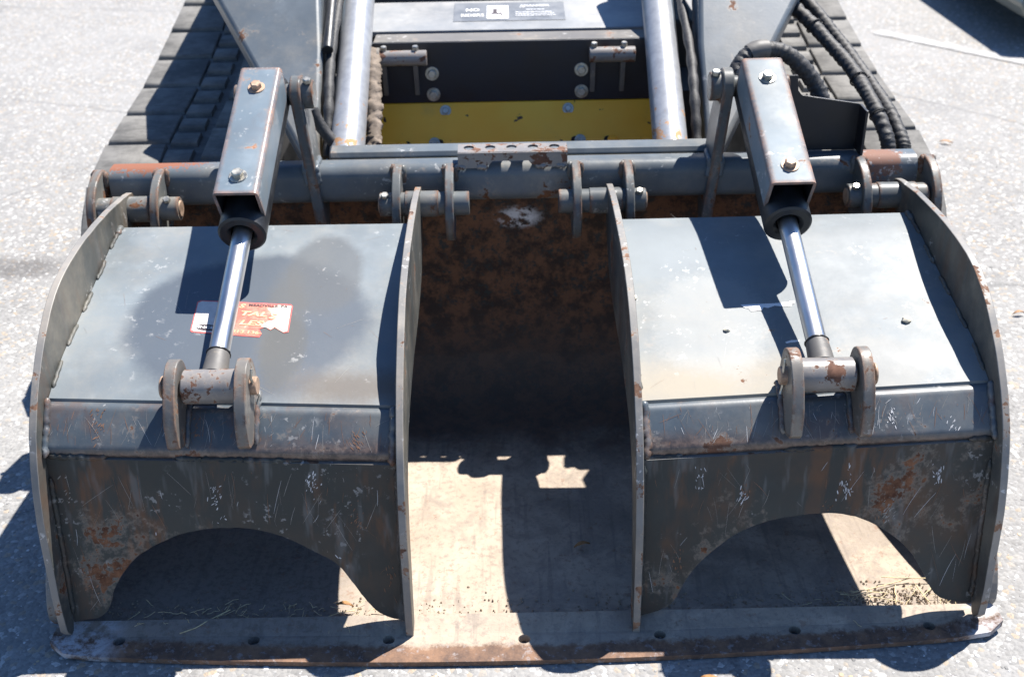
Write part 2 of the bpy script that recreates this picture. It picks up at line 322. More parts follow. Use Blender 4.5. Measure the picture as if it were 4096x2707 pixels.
def rrect(y0, y1, z0, z1, r, n=5):
    out = []
    for (cy, cz, a0) in ((y1-r, z1-r, 0), (y0+r, z1-r, 90), (y0+r, z0+r, 180), (y1-r, z0+r, 270)):
        for i in range(n+1):
            a = math.radians(a0 + 90*i/n); out.append((cy+r*math.cos(a), cz+r*math.sin(a)))
    return out
def smooth2d(pts, n):
    return [(v.x, v.y) for v in spline([(p[0], p[1], 0) for p in pts], n)]
def fill(loops):
    bm = bmesh.new(); E = []
    for lp in loops:
        vs_ = [bm.verts.new((a, b, 0)) for a, b in lp]; E += [bm.edges.new((vs_[i], vs_[(i+1) % len(vs_)])) for i in range(len(vs_))]
    bm.verts.index_update(); bmesh.ops.triangle_fill(bm, use_beauty=True, use_dissolve=False, edges=E)
    bm.verts.ensure_lookup_table(); V = [tuple(v.co[:2]) for v in bm.verts]; F = [tuple(v.index for v in f.verts) for f in bm.faces]; bm.free(); return V, F
def slab(loops, f0, f1, split=True):
    """flat plate with holes; f0/f1 map 2D to the two faces in 3D"""
    V2, F2 = fill(loops); n = len(V2); V = [f0(*p) for p in V2] + [f1(*p) for p in V2]
    F = list(F2) + [tuple(i+n for i in reversed(f)) for f in F2]; I = [0]*len(F); k = 0
    for lp in loops:
        m = len(lp)
        for i in range(m): F.append((k+i, k+(i+1) % m, n+k+(i+1) % m, n+k+i)); I.append(1 if split else 0)
        k += m
    return V, F, I
def circ(x, y, r, n=16, rot=0): return [(x+r*math.cos(2*math.pi*i/n+rot), y+r*math.sin(2*math.pi*i/n+rot)) for i in range(n)]
def bolt(parent, p, d, r=.011, h=.008, mat='zinc', washer=True, shank=.0):
    p, d = Vector(p), Vector(d).normalized(); u, v = frame(d); a0 = random.uniform(0, 1); V = []
    rings = [(0, r), (h*.82, r), (h, r*.84)]
    if washer:
        parts = [cyl(p - d*.002, p + d*.0025, r*1.55, 20, .0006)]; s = .0025
    else: parts = []; s = 0
    for t, rr in rings: V += [p + d*(s+t) + (u*math.cos(a0+math.pi/3*i) + v*math.sin(a0+math.pi/3*i))*rr for i in range(6)]
    F = [(k*6+i, k*6+(i+1) % 6, k*6+6+(i+1) % 6, k*6+6+i) for k in range(2) for i in range(6)] + [(12, 13, 14, 15, 16, 17), (5, 4, 3, 2, 1, 0)]
    return mk('bolt', join(*parts, (V, F)), mat, parent, smooth=28)
def weld(parent, pts, r=.005, mat='lug', warp=None, name='weld_bead'):
    pts = [Vector(p) for p in pts]; L = sum((pts[i+1]-pts[i]).length for i in range(len(pts)-1)); n = max(6, int(L/.005))
    P = []
    for i in range(n):
        t = i/(n-1)*(len(pts)-1); k = min(int(t), len(pts)-2); P.append(pts[k].lerp(pts[k+1], t-k) + Vector([random.uniform(-1, 1)*r*.22 for _ in range(3)]))
    return mk(name, sweep(P, lambda t: r*(.85+.15*abs(math.sin(t*n*.9)))*(.5 if t < .03 or t > .97 else 1), 8, .10), mat, parent, smooth=60, warp=warp)
def textmesh(body, size, font_shear=0.0, bold=0.0):
    c = bpy.data.curves.new('t', 'FONT'); c.body = body; c.size = size; c.shear = font_shear; c.offset = bold; c.align_x = 'CENTER'; c.align_y = 'CENTER'; c.resolution_u = 3
    o = bpy.data.objects.new('t', c); COL.objects.link(o); dg = bpy.context.evaluated_depsgraph_get(); dg.update()
    me = bpy.data.meshes.new_from_object(o.evaluated_get(dg)); V = [tuple(v.co) for v in me.vertices]; F = [tuple(p.vertices) for p in me.polygons]
    bpy.data.objects.remove(o); bpy.data.curves.remove(c); bpy.data.meshes.remove(me); return V, F

# ------------------------------------------------------------------ ground
gr = mk('ground', ([(-60, -40, 0), (60, -40, 0), (60, 90, 0), (-60, 90, 0)], [(0, 1, 2, 3)]), 'asphalt', recalc=False); gr['kind'] = 'structure'
def strip(name, a, b, wd, label, mat='line'):
    a, b = Vector(a), Vector(b); d = (b-a).normalized(); s = Vector((-d.y, d.x, 0))*wd/2; n = 24; V = []
    for i in range(n+1):
        p = a.lerp(b, i/n); V += [p + s*random.uniform(.97, 1.03) + Vector((0, 0, .004)), p - s*random.uniform(.97, 1.03) + Vector((0, 0, .004))]
    o = mk(name, (V, [(2*i, 2*i+1, 2*i+3, 2*i+2) for i in range(n)]), mat, recalc=False, base=a); o['kind'] = 'structure'; o['label'] = label
strip('painted_line', (1.93, 4.31, 0), (3.3, 2.75, 0), .10, 'worn white parking line running towards the parked car', 'line_faint')
# aggregate stones standing proud of the asphalt near the machine
N = 22000
xs, ys = [], []
while len(xs) < N:
    x = random.uniform(-2.3, 2.2); y = -.42 + 3.2*random.random()**1.5
    if abs(x) < .80 and y > .05: continue
    xs.append(x); ys.append(y)
xs = np.array(xs); ys = np.array(ys); m = 6
r = rng.uniform(.0016, .0046, N)*(1+.5*(rng.random(N) < .08)); h = r*rng.uniform(.06, .28, N); a0 = rng.uniform(0, 6.28, N)
ang = a0[:, None] + np.arange(m)[None]*2*math.pi/m; jr = rng.uniform(.7, 1.25, (N, m))
ring0 = np.stack([xs[:, None]+np.cos(ang)*r[:, None]*jr, ys[:, None]+np.sin(ang)*r[:, None]*jr, np.full((N, m), -.0005)], -1)
ring1 = np.stack([xs[:, None]+np.cos(ang)*r[:, None]*jr*.62, ys[:, None]+np.sin(ang)*r[:, None]*jr*.62, h[:, None]*rng.uniform(.75, 1.1, (N, m))], -1)
VV = np.concatenate([ring0, ring1], 1).reshape(-1, 3)
base_f = np.array([(i, (i+1) % m, m+(i+1) % m, m+i) for i in range(m)])
quads = (base_f[None] + (np.arange(N)*2*m)[:, None, None]).reshape(-1, 4)
caps = (np.arange(m, 2*m)[None] + (np.arange(N)*2*m)[:, None])
me = bpy.data.meshes.new('asphalt_aggregate')
me.from_pydata(VV.tolist(), [], quads.tolist() + caps.tolist())
g = rng.uniform(.12, .38, N); lite = rng.random(N) < .12; g[lite] = rng.uniform(.48, .68, lite.sum()); tan = rng.random(N) < .07
cols = np.stack([g, g*.99, g*.975, np.ones(N)], 1); cols[tan, :3] = np.array([.42, .33, .22])*rng.uniform(.7, 1.1, (tan.sum(), 1))
ca = me.color_attributes.new('stone', 'FLOAT_COLOR', 'POINT'); ca.data.foreach_set('color', np.repeat(cols, 2*m, 0).ravel())
me.materials.append(MAT['stone']); ag = bpy.data.objects.new('asphalt_aggregate', me); COL.objects.link(ag); ag['kind'] = 'stuff'; ag['label'] = 'pale stones set in the worn asphalt surface'

# ------------------------------------------------------------------ bucket
bk = thing('bucket', 'wide rusty steel bucket with flat floor resting on the asphalt', 'bucket', (0, .4, 0))
inner = [(.03, .014), (.30, .014), (.60, .015), (.74, .020), (.80, .036), (.845, .070), (.872, .12), (.885, .20), (.888, .32), (.880, .44), (.862, .53), (.858, .575)]
outer = [(y+.012 if z > .05 else y, z-.010 if z < .07 else z) for y, z in inner]
prof = inner + outer[::-1]
nx = 24; V = []; P = len(prof)
for k in range(nx+1):
    x = -.881+1.762*k/nx
    for i, (a, b) in enumerate(prof): V.append(Vector((x, a, b + (.0025*math.sin(x*7+a*5)+.002*math.sin(x*17+a*9) if a < .7 else 0))))
F = [(k*P+i, k*P+(i+1) % P, (k+1)*P+(i+1) % P, (k+1)*P+i) for k in range(nx) for i in range(P)] + [tuple(range(P)), tuple(range(nx*P, nx*P+P))]
mk('shell', (V, F), 'inside', bk, smooth=40)
# cutting edge with bolt holes
def front(x): return -.066 + .042*(x/.9)**2 + .004*x
oc = []
for i in range(61):
    x = -.878 + 1.772*i/60; e = min(1, (x+.878)/.02, (.894-x)/.012); oc.append((x, front(x) + .018*(1-math.sqrt(max(0, 1-(1-e)**2)))))
oc += [(.894, .03), (.888, .042), (-.872, .042), (-.878, .03)]
hx = [(285, 1473), (597, 1480), (905, 1488), (1215, 1485), (1525, 1470), (1833, 1452), (2137, 1430)]
holes = [circ(-.753+.2517*i, -.004-.014*(1-abs(i-3)/3.), .0115, 14) for i in range(7)]
def eflip(t): 
    def f(x, y): return Vector((x, y, t + .010*max(0, (abs(x)-.80)/.09) - (.006*max(0, (front(x)+.016-y)/.016) if t > .015 else 0)))
    return f
mk('cutting_edge', slab([oc]+holes, eflip(.0185), eflip(.002), False), 'edge', bk)
for s in (-1, 1):
    sp = smooth2d([(.052, .012), (.040, .045), (.062, .10), (.11, .16), (.22, .24), (.45, .36), (.66, .45), (.78, .55)], 24) + [(.86, .575), (.898, .45), (.902, .2), (.872, .07), (.80, .012)]
    mk('side_plate', prism(sp, s*.880, s*.896, True), ['inside', 'rim'], bk, bevel=.002)
tb = mk('hinge_tube', prism(rrect(.797, .874, .548, .638, .029, 8), -.900, .900), 'tube', bk, smooth=30)
mk('tube_flange', prism([(.868, .636), (.874, .646), (.912, .650), (.914, .640), (.872, .630)], -.415, .475), 'tube', bk, bevel=.0015)
lugp = smooth2d([(.812, .640), (.785, .640), (.748, .628), (.714, .600), (.697, .560), (.698, .525), (.712, .500)], 26) + [(.730, .488), (.775, .495), (.862, .545), (.862, .60)]
for x in (-.919, -.782, -.256, -.141, .138, .253, .768, .92):
    l = mk('hinge_lug', prism([(y, z) for y, z in lugp], x-.0095, x+.0095), 'lug', bk, bevel=.0025, smooth=35)
    for sx in (-1, 1): weld(bk, [(x+sx*.012, .800, .600), (x+sx*.012, .798, .628), (x+sx*.011, .806, .639)], .007, 'lug')
for (x0, x1, bx, sgn) in ((-.918, -.733, -.756, 1), (-.294, -.098, -.281, -1), (.098, .289, .274, 1), (.731, .905, .745, -1)):
    c = .5*(x0+x1)
    pn = mk('hinge_pin', cyl((x0, .74, .573), (x1, .74, .573), .026, 32), 'lug', bk, smooth=30)
    e = x1 if sgn > 0 else x0
    mk('pin_end', cyl((e-.004*sgn, .74, .573), (e+.003*sgn, .74, .573), .018, 24), 'rustbolt', bk, smooth=30)
    bolt(bk, (bx, .74-.012, .573+.0235), (0, -.45, .9), .0085, .008, 'zinc', False)
    b2 = max(x0+.06, min(x1-.06, c))
# five-hole bracket on the tube
hol = [circ(-.098+.0475*i, .0255, .0118, 18) for i in range(5)]
mk('hole_strip', slab([[(-.122, 0), (.120, 0), (.120, .045), (-.122, .045)]]+hol, lambda a, b: Vector((a, .800+b, .668+b*.05)), lambda a, b: Vector((a, .800+b, .663+b*.05)), False), 'hub', bk)
mk('strip_front', slab([[(-.122, .632), (-.062, .632), (-.052, .641), (-.045, .648), (.034, .648), (.040, .640), (.060, .632), (.120, .632), (.120, .667), (-.122, .667)]],
    lambda a, b: Vector((a, .796, b)), lambda a, b: Vector((a, .802, b)), False), 'hub', bk)
for x in (-.118, -.07, .06, .105): weld(bk, [(x-.012, .799, .634), (x+.012, .799, .634)], .007, 'hub')
# tall ears that carry the cylinders
EP = (.85, .79)
def earprof():
    top = [(EP[0]+.040*math.cos(a), EP[1]+.040*math.sin(a)) for a in [math.radians(t) for t in range(-20, 201, 20)]]
    return top + [(.800, .70), (.788, .60), (.775, .48), (.79, .455), (.862, .53), (.885, .64), (.900, .72)]
for s in (-1, 1):
    xt, xb = s*.468, s*.430
    f = lambda v, s=s: Vector((v.x + (s*.430-s*.468)*max(0, min(1, (.79-v.z)/.3)), v.y, v.z))
    mk('cylinder_ear', prism(earprof(), s*.457, s*.481, True), ['lug', 'lug'], bk, bevel=.003, warp=f, smooth=35)
    weld(bk, [f(Vector((s*.456, .796, .60))), f(Vector((s*.456, .799, .638))), f(Vector((s*.456, .86, .642)))], .007, 'tube')
    weld(bk, [f(Vector((s*.482, .796, .60))), f(Vector((s*.482, .799, .638))), f(Vector((s*.482, .86, .642)))], .007, 'tube')
    mk('ear_boss', cyl((s*.432, EP[0], EP[1]), (s*.462, EP[0], EP[1]), .031, 28), 'lug', bk, smooth=30)
    bolt(bk, (s*.443, EP[0]-.012, EP[1]+.030), (0, -.25, .95), .0095, .010, 'zinc', False)
# hose bracket plate on the right of the tube
bp = [(.600, .62), (.603, .790), (.598, .808), (.627, .809), (.631, .775), (.640, .764), (.768, .743), (.776, .737), (.772, .636), (.66, .636), (.66, .62)]
mk('hose_bracket', slab([bp], lambda a, b: Vector((a, .858, b)), lambda a, b: Vector((a, .864, b)), False), 'dark', bk, bevel=.001)
mk('bracket_return', box((.774, .835, .69), .006, .052, .102), 'dark', bk, bevel=.001)

# ------------------------------------------------------------------ grapples
TOP = [(.775, .590), (.765, .602), (.70, .612), (.59, .619), (.433, .617), (.318, .600), (.237, .567), (.167, .519), (.115, .469), (.072, .414), (.040, .345), (.016, .262), (.004, .172), (-.006, .080), (-.006, .030)]
BOT = [(.006, .012), (.022, .018), (.034, .070), (.050, .150), (.068, .235), (.100, .315), (.150, .365), (.22, .395), (.35, .418), (.52, .425), (.66, .455), (.745, .525), (.775, .555)]
BOT2 = [(.006, .012), (.022, .018), (.034, .070), (.050, .150), (.064, .235), (.085, .315), (.115, .385), (.16, .435), (.22, .458), (.35, .490), (.50, .520), (.66, .535), (.745, .54), (.775, .555)]
SHEET = [(.655, .5655), (.63, .5625), (.58, .554), (.50, .535), (.40, .511), (.30, .490), (.22, .471), (.148, .445)]
def sheet_z(y):
    P = SHEET[::-1]
    for (a, b), (c, d) in zip(P, P[1:]):
        if y <= c: return b + (d-b)*(y-a)/(c-a)
    return P[-1][1]
def wob(pts, a):  # torch-cut unevenness of the plate outline
    return [(y+random.uniform(-a, a), z+random.uniform(-a, a)) for y, z in pts]
ARCH = {-1: [(-.825, .044), (-.791, .051), (-.771, .072), (-.761, .101), (-.731, .149), (-.694, .184), (-.641, .212), (-.590, .227), (-.525, .231), (-.476, .225), (-.429, .208), (-.382, .181), (-.341, .153), (-.317, .118), (-.296, .083), (-.274, .053), (-.248, .037), (-.222, .030)],
        1: [(.239, .035), (.269, .048), (.285, .064), (.304, .105), (.329, .141), (.373, .184), (.418, .212), (.469, .228), (.514, .235), (.566, .237), (.616, .227), (.667, .199), (.710, .162), (.736, .125), (.753, .095), (.769, .069), (.787, .055), (.816, .049)]}
def gwarp(v):
    k = max(0, min(1, (.70-v.y)/.45)); return Vector((v.x, v.y, v.z + k*.048*(abs(v.x)-.53)))
grapples = {}
for s, side in ((-1, 'left'), (1, 'right')):
    lab = 'grapple claw with dark oily stain and torn red sticker on its top sheet' if s < 0 else 'grapple claw with pale dusty top sheet, pebbles and no red sticker'
    g = thing('grapple_claw', lab, 'grapple', (s*.53, .35, 0), 'grapple claws hinged on the bucket'); grapples[s] = g
    def bend(v, s=s):
        v = gwarp(v); return v
    for a, b, under in ((.204, .218, BOT), (.842, .856, BOT2)):
        pr = wob(smooth2d(TOP, 60), .0007) + wob(smooth2d(under, 44), .0009)
        mk('side_plate', prism(pr, s*a, s*b, True), ['plate', 'rim'], g, bevel=.0016, warp=bend, smooth=35)
    # top sheet
    sh = smooth2d(SHEET, 40); under = [(y-.002, z-.009) for y, z in sh[::-1]]
    mk('top_sheet', prism(sh+under, s*.219, s*.841, False), 'sheet_L' if s < 0 else 'sheet_R', g, smooth=40, warp=bend)
    # crossbar: tilted square tube
    T, B = Vector((0, .140, .448)), Vector((0, .076, .371)); t = (T-B).normalized(); nn = Vector((0, -t.z, t.y)); wd = (T-B).length
    mid = B + t*wd/2 - nn*.05
    rp = [tuple((mid + nn*a + t*b)[1:]) for a, b in rrect(-.05, .05, -wd/2, wd/2, .020, 7)]
    nxs = 12; V = []; P = len(rp)
    mk('crossbar', prism(rp, s*.2185, s*.8415), 'bar', g, smooth=30, warp=bend)
    # arch plate
    ar = ARCH[s]; tz = .362
    lo, hi = (min(s*.2185, s*.8415), max(s*.2185, s*.8415))
    arc = smooth2d(ar, 70)
    arc = [(x, z+random.uniform(-.0007, .0007)) for x, z in arc]
    if s < 0: loop = [(lo, tz+.013), (lo, .040)] + arc + [(hi, .028), (hi, tz-.013)]
    else: loop = [(lo, tz-.013), (lo, .030)] + arc + [(hi, .046), (hi, tz+.013)]
    yy = lambda z: .022 + (z-.02)*.170
    mk('arch_plate', slab([loop], lambda a, b: Vector((a, yy(b), b)), lambda a, b: Vector((a, yy(b)+.011, b)), True), ['arch', 'rim'], g, bevel=.001)
    wl = lambda z: yy(z)-.002
    for x in (s*.221, s*.839): weld(g, [(x, wl(.34), .34), (x, wl(.2), .2), (x, wl(.06), .06)], .0055, 'arch')
    slots = ((-.735, -.615), (-.385, -.20)) if s < 0 else ((.29, .47), (.60, .80))
    xs_ = [lo] + [q for sl in slots for q in sl] + [hi]
    for a, b in zip(xs_[0::2], xs_[1::2]):
        if b-a > .01: weld(g, [bend(Vector((a, .087, .363))), bend(Vector((b, .087, .363)))], .0075, 'arch')
    # welds crossbar / plates / sheet
    for x in (s*.2215, s*.8385):
        if abs(x) < .5:
            weld(g, [B+Vector((x+s*.003, -.004, -.002)), B.lerp(T, .35)+Vector((x+s*.005, -.005, 0)), B.lerp(T, .7)+Vector((x+s*.002, -.004, 0)), T+Vector((x+s*.003, -.003, .002))], .0085, 'bar', bend)
        else: weld(g, [B+Vector((x, -.003, -.002)), T+Vector((x, -.003, .002))], .0065, 'bar', bend)
        for j in range(5):
            y0 = .17+.100*j; weld(g, [(x, y0, sheet_z(y0)+.001), (x, y0+.06, sheet_z(y0+.06)+.001)], .0042, 'plate', bend)
        weld(g, [(x, .655, .567), (x, .62, .563)], .007, 'lug', bend)
    # hinge sleeves
    for a, b in ((.165, .238), (.795, .880)):
        mk('hinge_sleeve', cyl((s*a, .74, .573), (s*b, .74, .573), .0285, 32), 'lug', g, smooth=30)
    # clevis ears
    ep = smooth2d([(.172, .452), (.168, .500), (.155, .530), (.130, .540), (.102, .530), (.076, .500), (.058, .462)], 22) + [(.054, .450), (.052, .412), (.061, .402), (.084, .396), (.108, .418), (.142, .448)]
    for x in (s*.480, s*.602):
        mk('clevis_ear', prism(ep, x-.0105, x+.0105, True), ['ear', 'ear'], g, bevel=.0018, smooth=35)
        weld(g, [(x-.013, .088, .392), (x-.013, .13, .442), (x-.013, .165, .457)], .006, 'bar'); weld(g, [(x+.013, .088, .392), (x+.013, .13, .442), (x+.013, .165, .457)], .006, 'bar')
    pa, pb = s*.458, s*.624
    mk('clevis_pin', cyl((pa, .125, .492), (pb, .125, .492), .0165, 24), 'rustbolt', g, smooth=30)
    xc = s*.463
    ck = mk('cotter_pin', sweep([(xc, .118, .53), (xc-.002, .112, .515), (xc, .12, .492), (xc+.004, .128, .468), (xc, .122, .455)], .0026, 8), 'zinc', g, smooth=60)
    mk('pin_head', cyl((s*.622, .125, .492), (s*.627, .125, .492), .02, 24), 'rustbolt', g, smooth=30)

MAT['scr_light'] = simple('bare_scratch', (.25, .235, .215), .5, 0, .3, 60); MAT['scr_rust'] = simple('rusty_scratch', (.20, .10, .055), .8, 0, .4, 60); MAT['scr_white'] = simple('white_scuff', (.50, .50, .51), .6, 0, .2, 80)
def marks(parent, f, u0, u1, v0, v1, n, lmax=.06, ang=None, wmax=.0011, inside=None, mats=('scr_light', 'scr_rust', 'scr_white'), scuffs=0):
    """hair-fine scratches and scuffs lying on a surface f(u, v)"""
    V, F, I = [], [], []
    def line(u, v, a, L, w, m, cur):
        k = len(V); P = []
        for i in range(5):
            t = i/4; aa = a + cur*t; P.append((u + math.cos(a+cur*t*.5)*L*t, v + math.sin(a+cur*t*.5)*L*t, aa, w*(.25+.75*math.sin(math.pi*(.1+.8*t)))))
        if any(not (u0 <= p[0] <= u1 and v0 <= p[1] <= v1) or (inside and not inside(p[0], p[1])) for p in P): return
        for (pu, pv, aa, ww) in P:
            V.append(f(pu - math.sin(aa)*ww/2, pv + math.cos(aa)*ww/2)); V.append(f(pu + math.sin(aa)*ww/2, pv - math.cos(aa)*ww/2))
        for i in range(4): F.append((k+2*i, k+2*i+1, k+2*i+3, k+2*i+2)); I.append(m)
    for _ in range(n):
        a = random.uniform(0, 6.28) if ang is None else random.gauss(ang, .35) + (math.pi if random.random() < .5 else 0)
        m = 0 if random.random() < .5 else (1 if random.random() < .75 else 2)
        line(random.uniform(u0, u1), random.uniform(v0, v1), a, lmax*random.uniform(.08, 1)**1.6, wmax*random.uniform(.3, 1), m, random.gauss(0, .16))
    for _ in range(scuffs):   # clusters of short parallel scuffs
        cu, cv_, a = random.uniform(u0, u1), random.uniform(v0, v1), random.gauss(1.57, .5); m = 2 if random.random() < .45 else random.choice((0, 1))
        sp = random.uniform(.006, .016)
        for _ in range(random.randint(10, 30)): line(random.gauss(cu, sp*.6), random.gauss(cv_, sp*1.3), a+random.gauss(0, .2), random.uniform(.002, .009), random.uniform(.0006, .0022), m, 0)
    if F: mk('scratch_marks', (V, F, I), list(mats), parent, recalc=False)['kind'] = 'stuff'
for s in (-1, 1):
    g = grapples[s]; lo, hi = sorted((s*.222, s*.838))
    T, B = Vector((0, .140, .448)), Vector((0, .076, .371)); t = (T-B).normalized(); nn = Vector((0, -t.z, t.y)); wd = (T-B).length
    marks(g, lambda u, v: gwarp(Vector((u, 0, 0)) + B + t*v + nn*.0006), lo, hi, .014, wd-.012, 190 if s < 0 else 280, .055, 1.45, .0008, scuffs=3)
    poly = smooth2d(ARCH[s], 50)
    above = lambda u, v: v > max([z for x, z in poly if abs(x-u) < .02] or [.05]) + .004
    yy = lambda z: .022 + (z-.02)*.170
    marks(g, lambda u, v: Vector((u, yy(v)-.0007, v)), lo+.01, hi-.01, .06, .345, 140, .075, 1.5, .0008, above, scuffs=13)
    marks(g, lambda u, v: gwarp(Vector((u, v, sheet_z(v)+.0008))), lo+.01, hi-.01, .16, .68, 34, .06, None, .0005, scuffs=0)
def on_sheet(x, y, off=.0012): return gwarp(Vector((x, y, sheet_z(y)+off)))
# torn sticker on the left claw
gl, grr = grapples[-1], grapples[1]
DC = [(-.626, .408), (-.438, .398), (-.432, .298), (-.622, .314)]   # tl, tr, br, bl
def duv(u, v):
    a = Vector(DC[0]).lerp(Vector(DC[1]), u); b = Vector(DC[3]).lerp(Vector(DC[2]), u); p = b.lerp(a, v); return p.x, p.y
def decal(loop, mat, name, parent, off, sub=None):
    V2, F2 = fill([loop]); return mk(name, ([on_sheet(*duv(u, v), off) for u, v in V2], F2), mat, parent, recalc=False)
dens = lambda L: [p for a, b in zip(L, L[1:]+L[:1]) for p in [(a[0]+(b[0]-a[0])*t/4, a[1]+(b[1]-a[1])*t/4) for t in range(4)]]
stk = decal(dens([(0, .04), (.02, 0), (.70, -.0), (.72, .10), (.69, .22), (.74, .30), (.80, .22), (.84, .30), (.94, .17), (.985, .20), (1, .95), (.98, 1), (.03, 1), (0, .95)]), 'redrim', 'sticker', gl, .0010)
decal(dens([(.012, .06), (.04, .03), (.34, .03), (.34, .97), (.05, .97), (.012, .92)]), 'whitefade', 'sticker_panel', stk, .0014)
decal(dens([(.34, .01), (.69, .015), (.71, .10), (.68, .22), (.74, .31), (.80, .23), (.84, .31), (.93, .19), (.97, .22), (.985, .95), (.34, .98)]), 'red', 'sticker_panel', stk, .0014)
decal(dens([(.70, .30), (.80, .26), (.85, .34), (.94, .24), (.965, .27), (.97, .80), (.90, .62), (.84, .52), (.76, .46)]), 'whitefade', 'sticker_panel', stk, .0016)
decal([(.16+.115*math.cos(a*.2618), .16+.095*math.sin(a*.2618)) for a in range(24)], 'ink', 'sticker_oval', stk, .0018)
def stext(body, size, u, v, mat, shear=0.0, sx=1.0, bold=0.0):
    V, F = textmesh(body, size, shear, bold)
    mk('lettering', ([on_sheet(*duv(u + x*sx/.19, v + y/.122), .0024) for x, y, z in V], F), mat, stk, recalc=False)
stext('SINCE 19', .0125, .18, .155, 'white', 0, 1.1, .0003); stext('MEADVILLE, PA', .0118, .745, .91, 'ink', 0, .98, .0003)
stext('TAL', .023, .60, .64, 'gold', .25, 1.35, .0006); stext('S', .026, .80, .60, 'gold', .25, 1.2, .0006)
stext('LES', .023, .59, .37, 'gold', .25, 1.35, .0006); stext('813.136-', .015, .565, .10, 'gold', .1, 1.1, .0003)
stext('S', .020, .47, .86, 'gold', .25, 1.1, .0006)
# torn sticker remains on the right claw
def flake(pts, mat='white', parent=grr, name='sticker_scrap', off=.0012):
    V2, F2 = fill([pts]); mk(name, ([on_sheet(x, y, off) for x, y in V2], F2), mat, parent, recalc=False)
flake([(.435, .372), (.50, .371), (.535, .373), (.532, .361), (.515, .360), (.500, .364), (.486, .358), (.478, .361), (.474, .353), (.452, .352), (.449, .360), (.440, .364)])
flake([(.500, .262), (.512, .266), (.528, .265), (.526, .261), (.51, .260), (.502, .258)]); flake([(.53, .375), (.541, .376), (.539, .368), (.533, .367)])

# ------------------------------------------------------------------ hydraulic cylinders
for s in (-1, 1):
    hc = thing('hydraulic_cylinder', 'hydraulic cylinder under a rust chipped guard pushing on the sticker bearing claw' if s < 0 else 'hydraulic cylinder with rusty guard beside the black hoses', 'cylinder', (s*.535, .125, .492), 'hydraulic cylinders that move the claws')
    P0 = Vector((s*.538, .125, .492)); P1 = Vector((s*.530, EP[0], EP[1])); d = (P1-P0).normalized(); L = (P1-P0).length
    xa = Vector((1, 0, 0)); xa = (xa - d*xa.dot(d)).normalized(); nrm = xa.cross(d)     # nrm points up
    if nrm.z < 0: nrm = -nrm
    mk('rod_eye', cyl(P0 - Vector((.0485, 0, 0)), P0 + Vector((.0485, 0, 0)), .0305, 36), 'hub', hc, smooth=30)
    mk('rod_neck', cyl(P0 + d*.020, P0 + d*.072, .0235, 28, .002, .0205), 'rim_dark', hc, smooth=30)
    weld(hc, [P0 + d*.072 + (xa*math.cos(a) + nrm*math.sin(a))*.0205 for a in [i*.35 for i in range(19)]], .0022, 'black', name='weld_ring')
    tb_ = (.46-.125)/d.y
    mk('rod', cyl(P0 + d*.068, P0 + d*(tb_+.05), .0188, 40, 0), 'chrome', hc, smooth=30)
    # barrel with open gland end
    n = 40; rings = [(tb_+.022, .0225), (tb_+.006, .0235), (tb_, .030), (tb_+.0005, .0425), (tb_+.004, .0470), (L-.01, .0460), (L+.03, .040)]
    V = [P0 + d*t_ + (xa*math.cos(2*math.pi*i/n) + nrm*math.sin(2*math.pi*i/n))*r_ for t_, r_ in rings for i in range(n)]
    F = [(k*n+i, k*n+(i+1) % n, (k+1)*n+(i+1) % n, (k+1)*n+i) for k in range(len(rings)-1) for i in range(n)] + [tuple(range((len(rings)-1)*n, len(rings)*n))]
    mk('barrel', (V, F), 'barrel', hc, smooth=35)
    mk('base_pin', cyl((s*.470, EP[0], EP[1]), (s*.604, EP[0], EP[1]), .023, 28), 'lug', hc, smooth=30)
    # guard: inverted channel
    t0, t1 = (.468-.125)/d.y + .018, (.468-.125)/d.y + .393
    hw, tp, bt, th, rr = .0440, .090, .008, .006, .009
    out = [(-hw, bt)] + [(-hw+rr-rr*math.cos(a), tp-rr+rr*math.sin(a)) for a in [i*math.pi/10 for i in range(6)]] + [(hw-rr+rr*math.sin(a), tp-rr+rr*math.cos(a)) for a in [i*math.pi/10 for i in range(6)]] + [(hw, bt)]
    inn = [(hw-th, bt), (hw-th, tp-th), (-hw+th, tp-th), (-hw+th, bt)]
    pf = out + inn; n = len(pf)
    V = [P0 + d*(t0 + (.012 if b < .02 else 0)) + xa*a + nrm*b for a, b in pf] + [P0 + d*t1 + xa*a + nrm*b for a, b in pf]
    F = [tuple(range(n)), tuple(range(2*n-1, n-1, -1))] + [(i, (i+1) % n, n+(i+1) % n, n+i) for i in range(n)]
    ni = len(out); I = [0, 0] + [1 if ni <= i < n-1 else 0 for i in range(n)]  # inner faces take black: shade inside the channel put into the colour
    gd = mk('guard', (V, F, I), ['guard' if s < 0 else 'guard_R', 'barrel'], hc, smooth=35)
    bolt(gd, P0 + d*(t0+.046) + nrm*tp, nrm, .0115, .011, 'zinc' if s < 0 else 'rustbolt'); bolt(gd, P0 + d*(t1-.066) + nrm*tp, nrm, .0115, .011, 'rustbolt' if s < 0 else 'zinc')

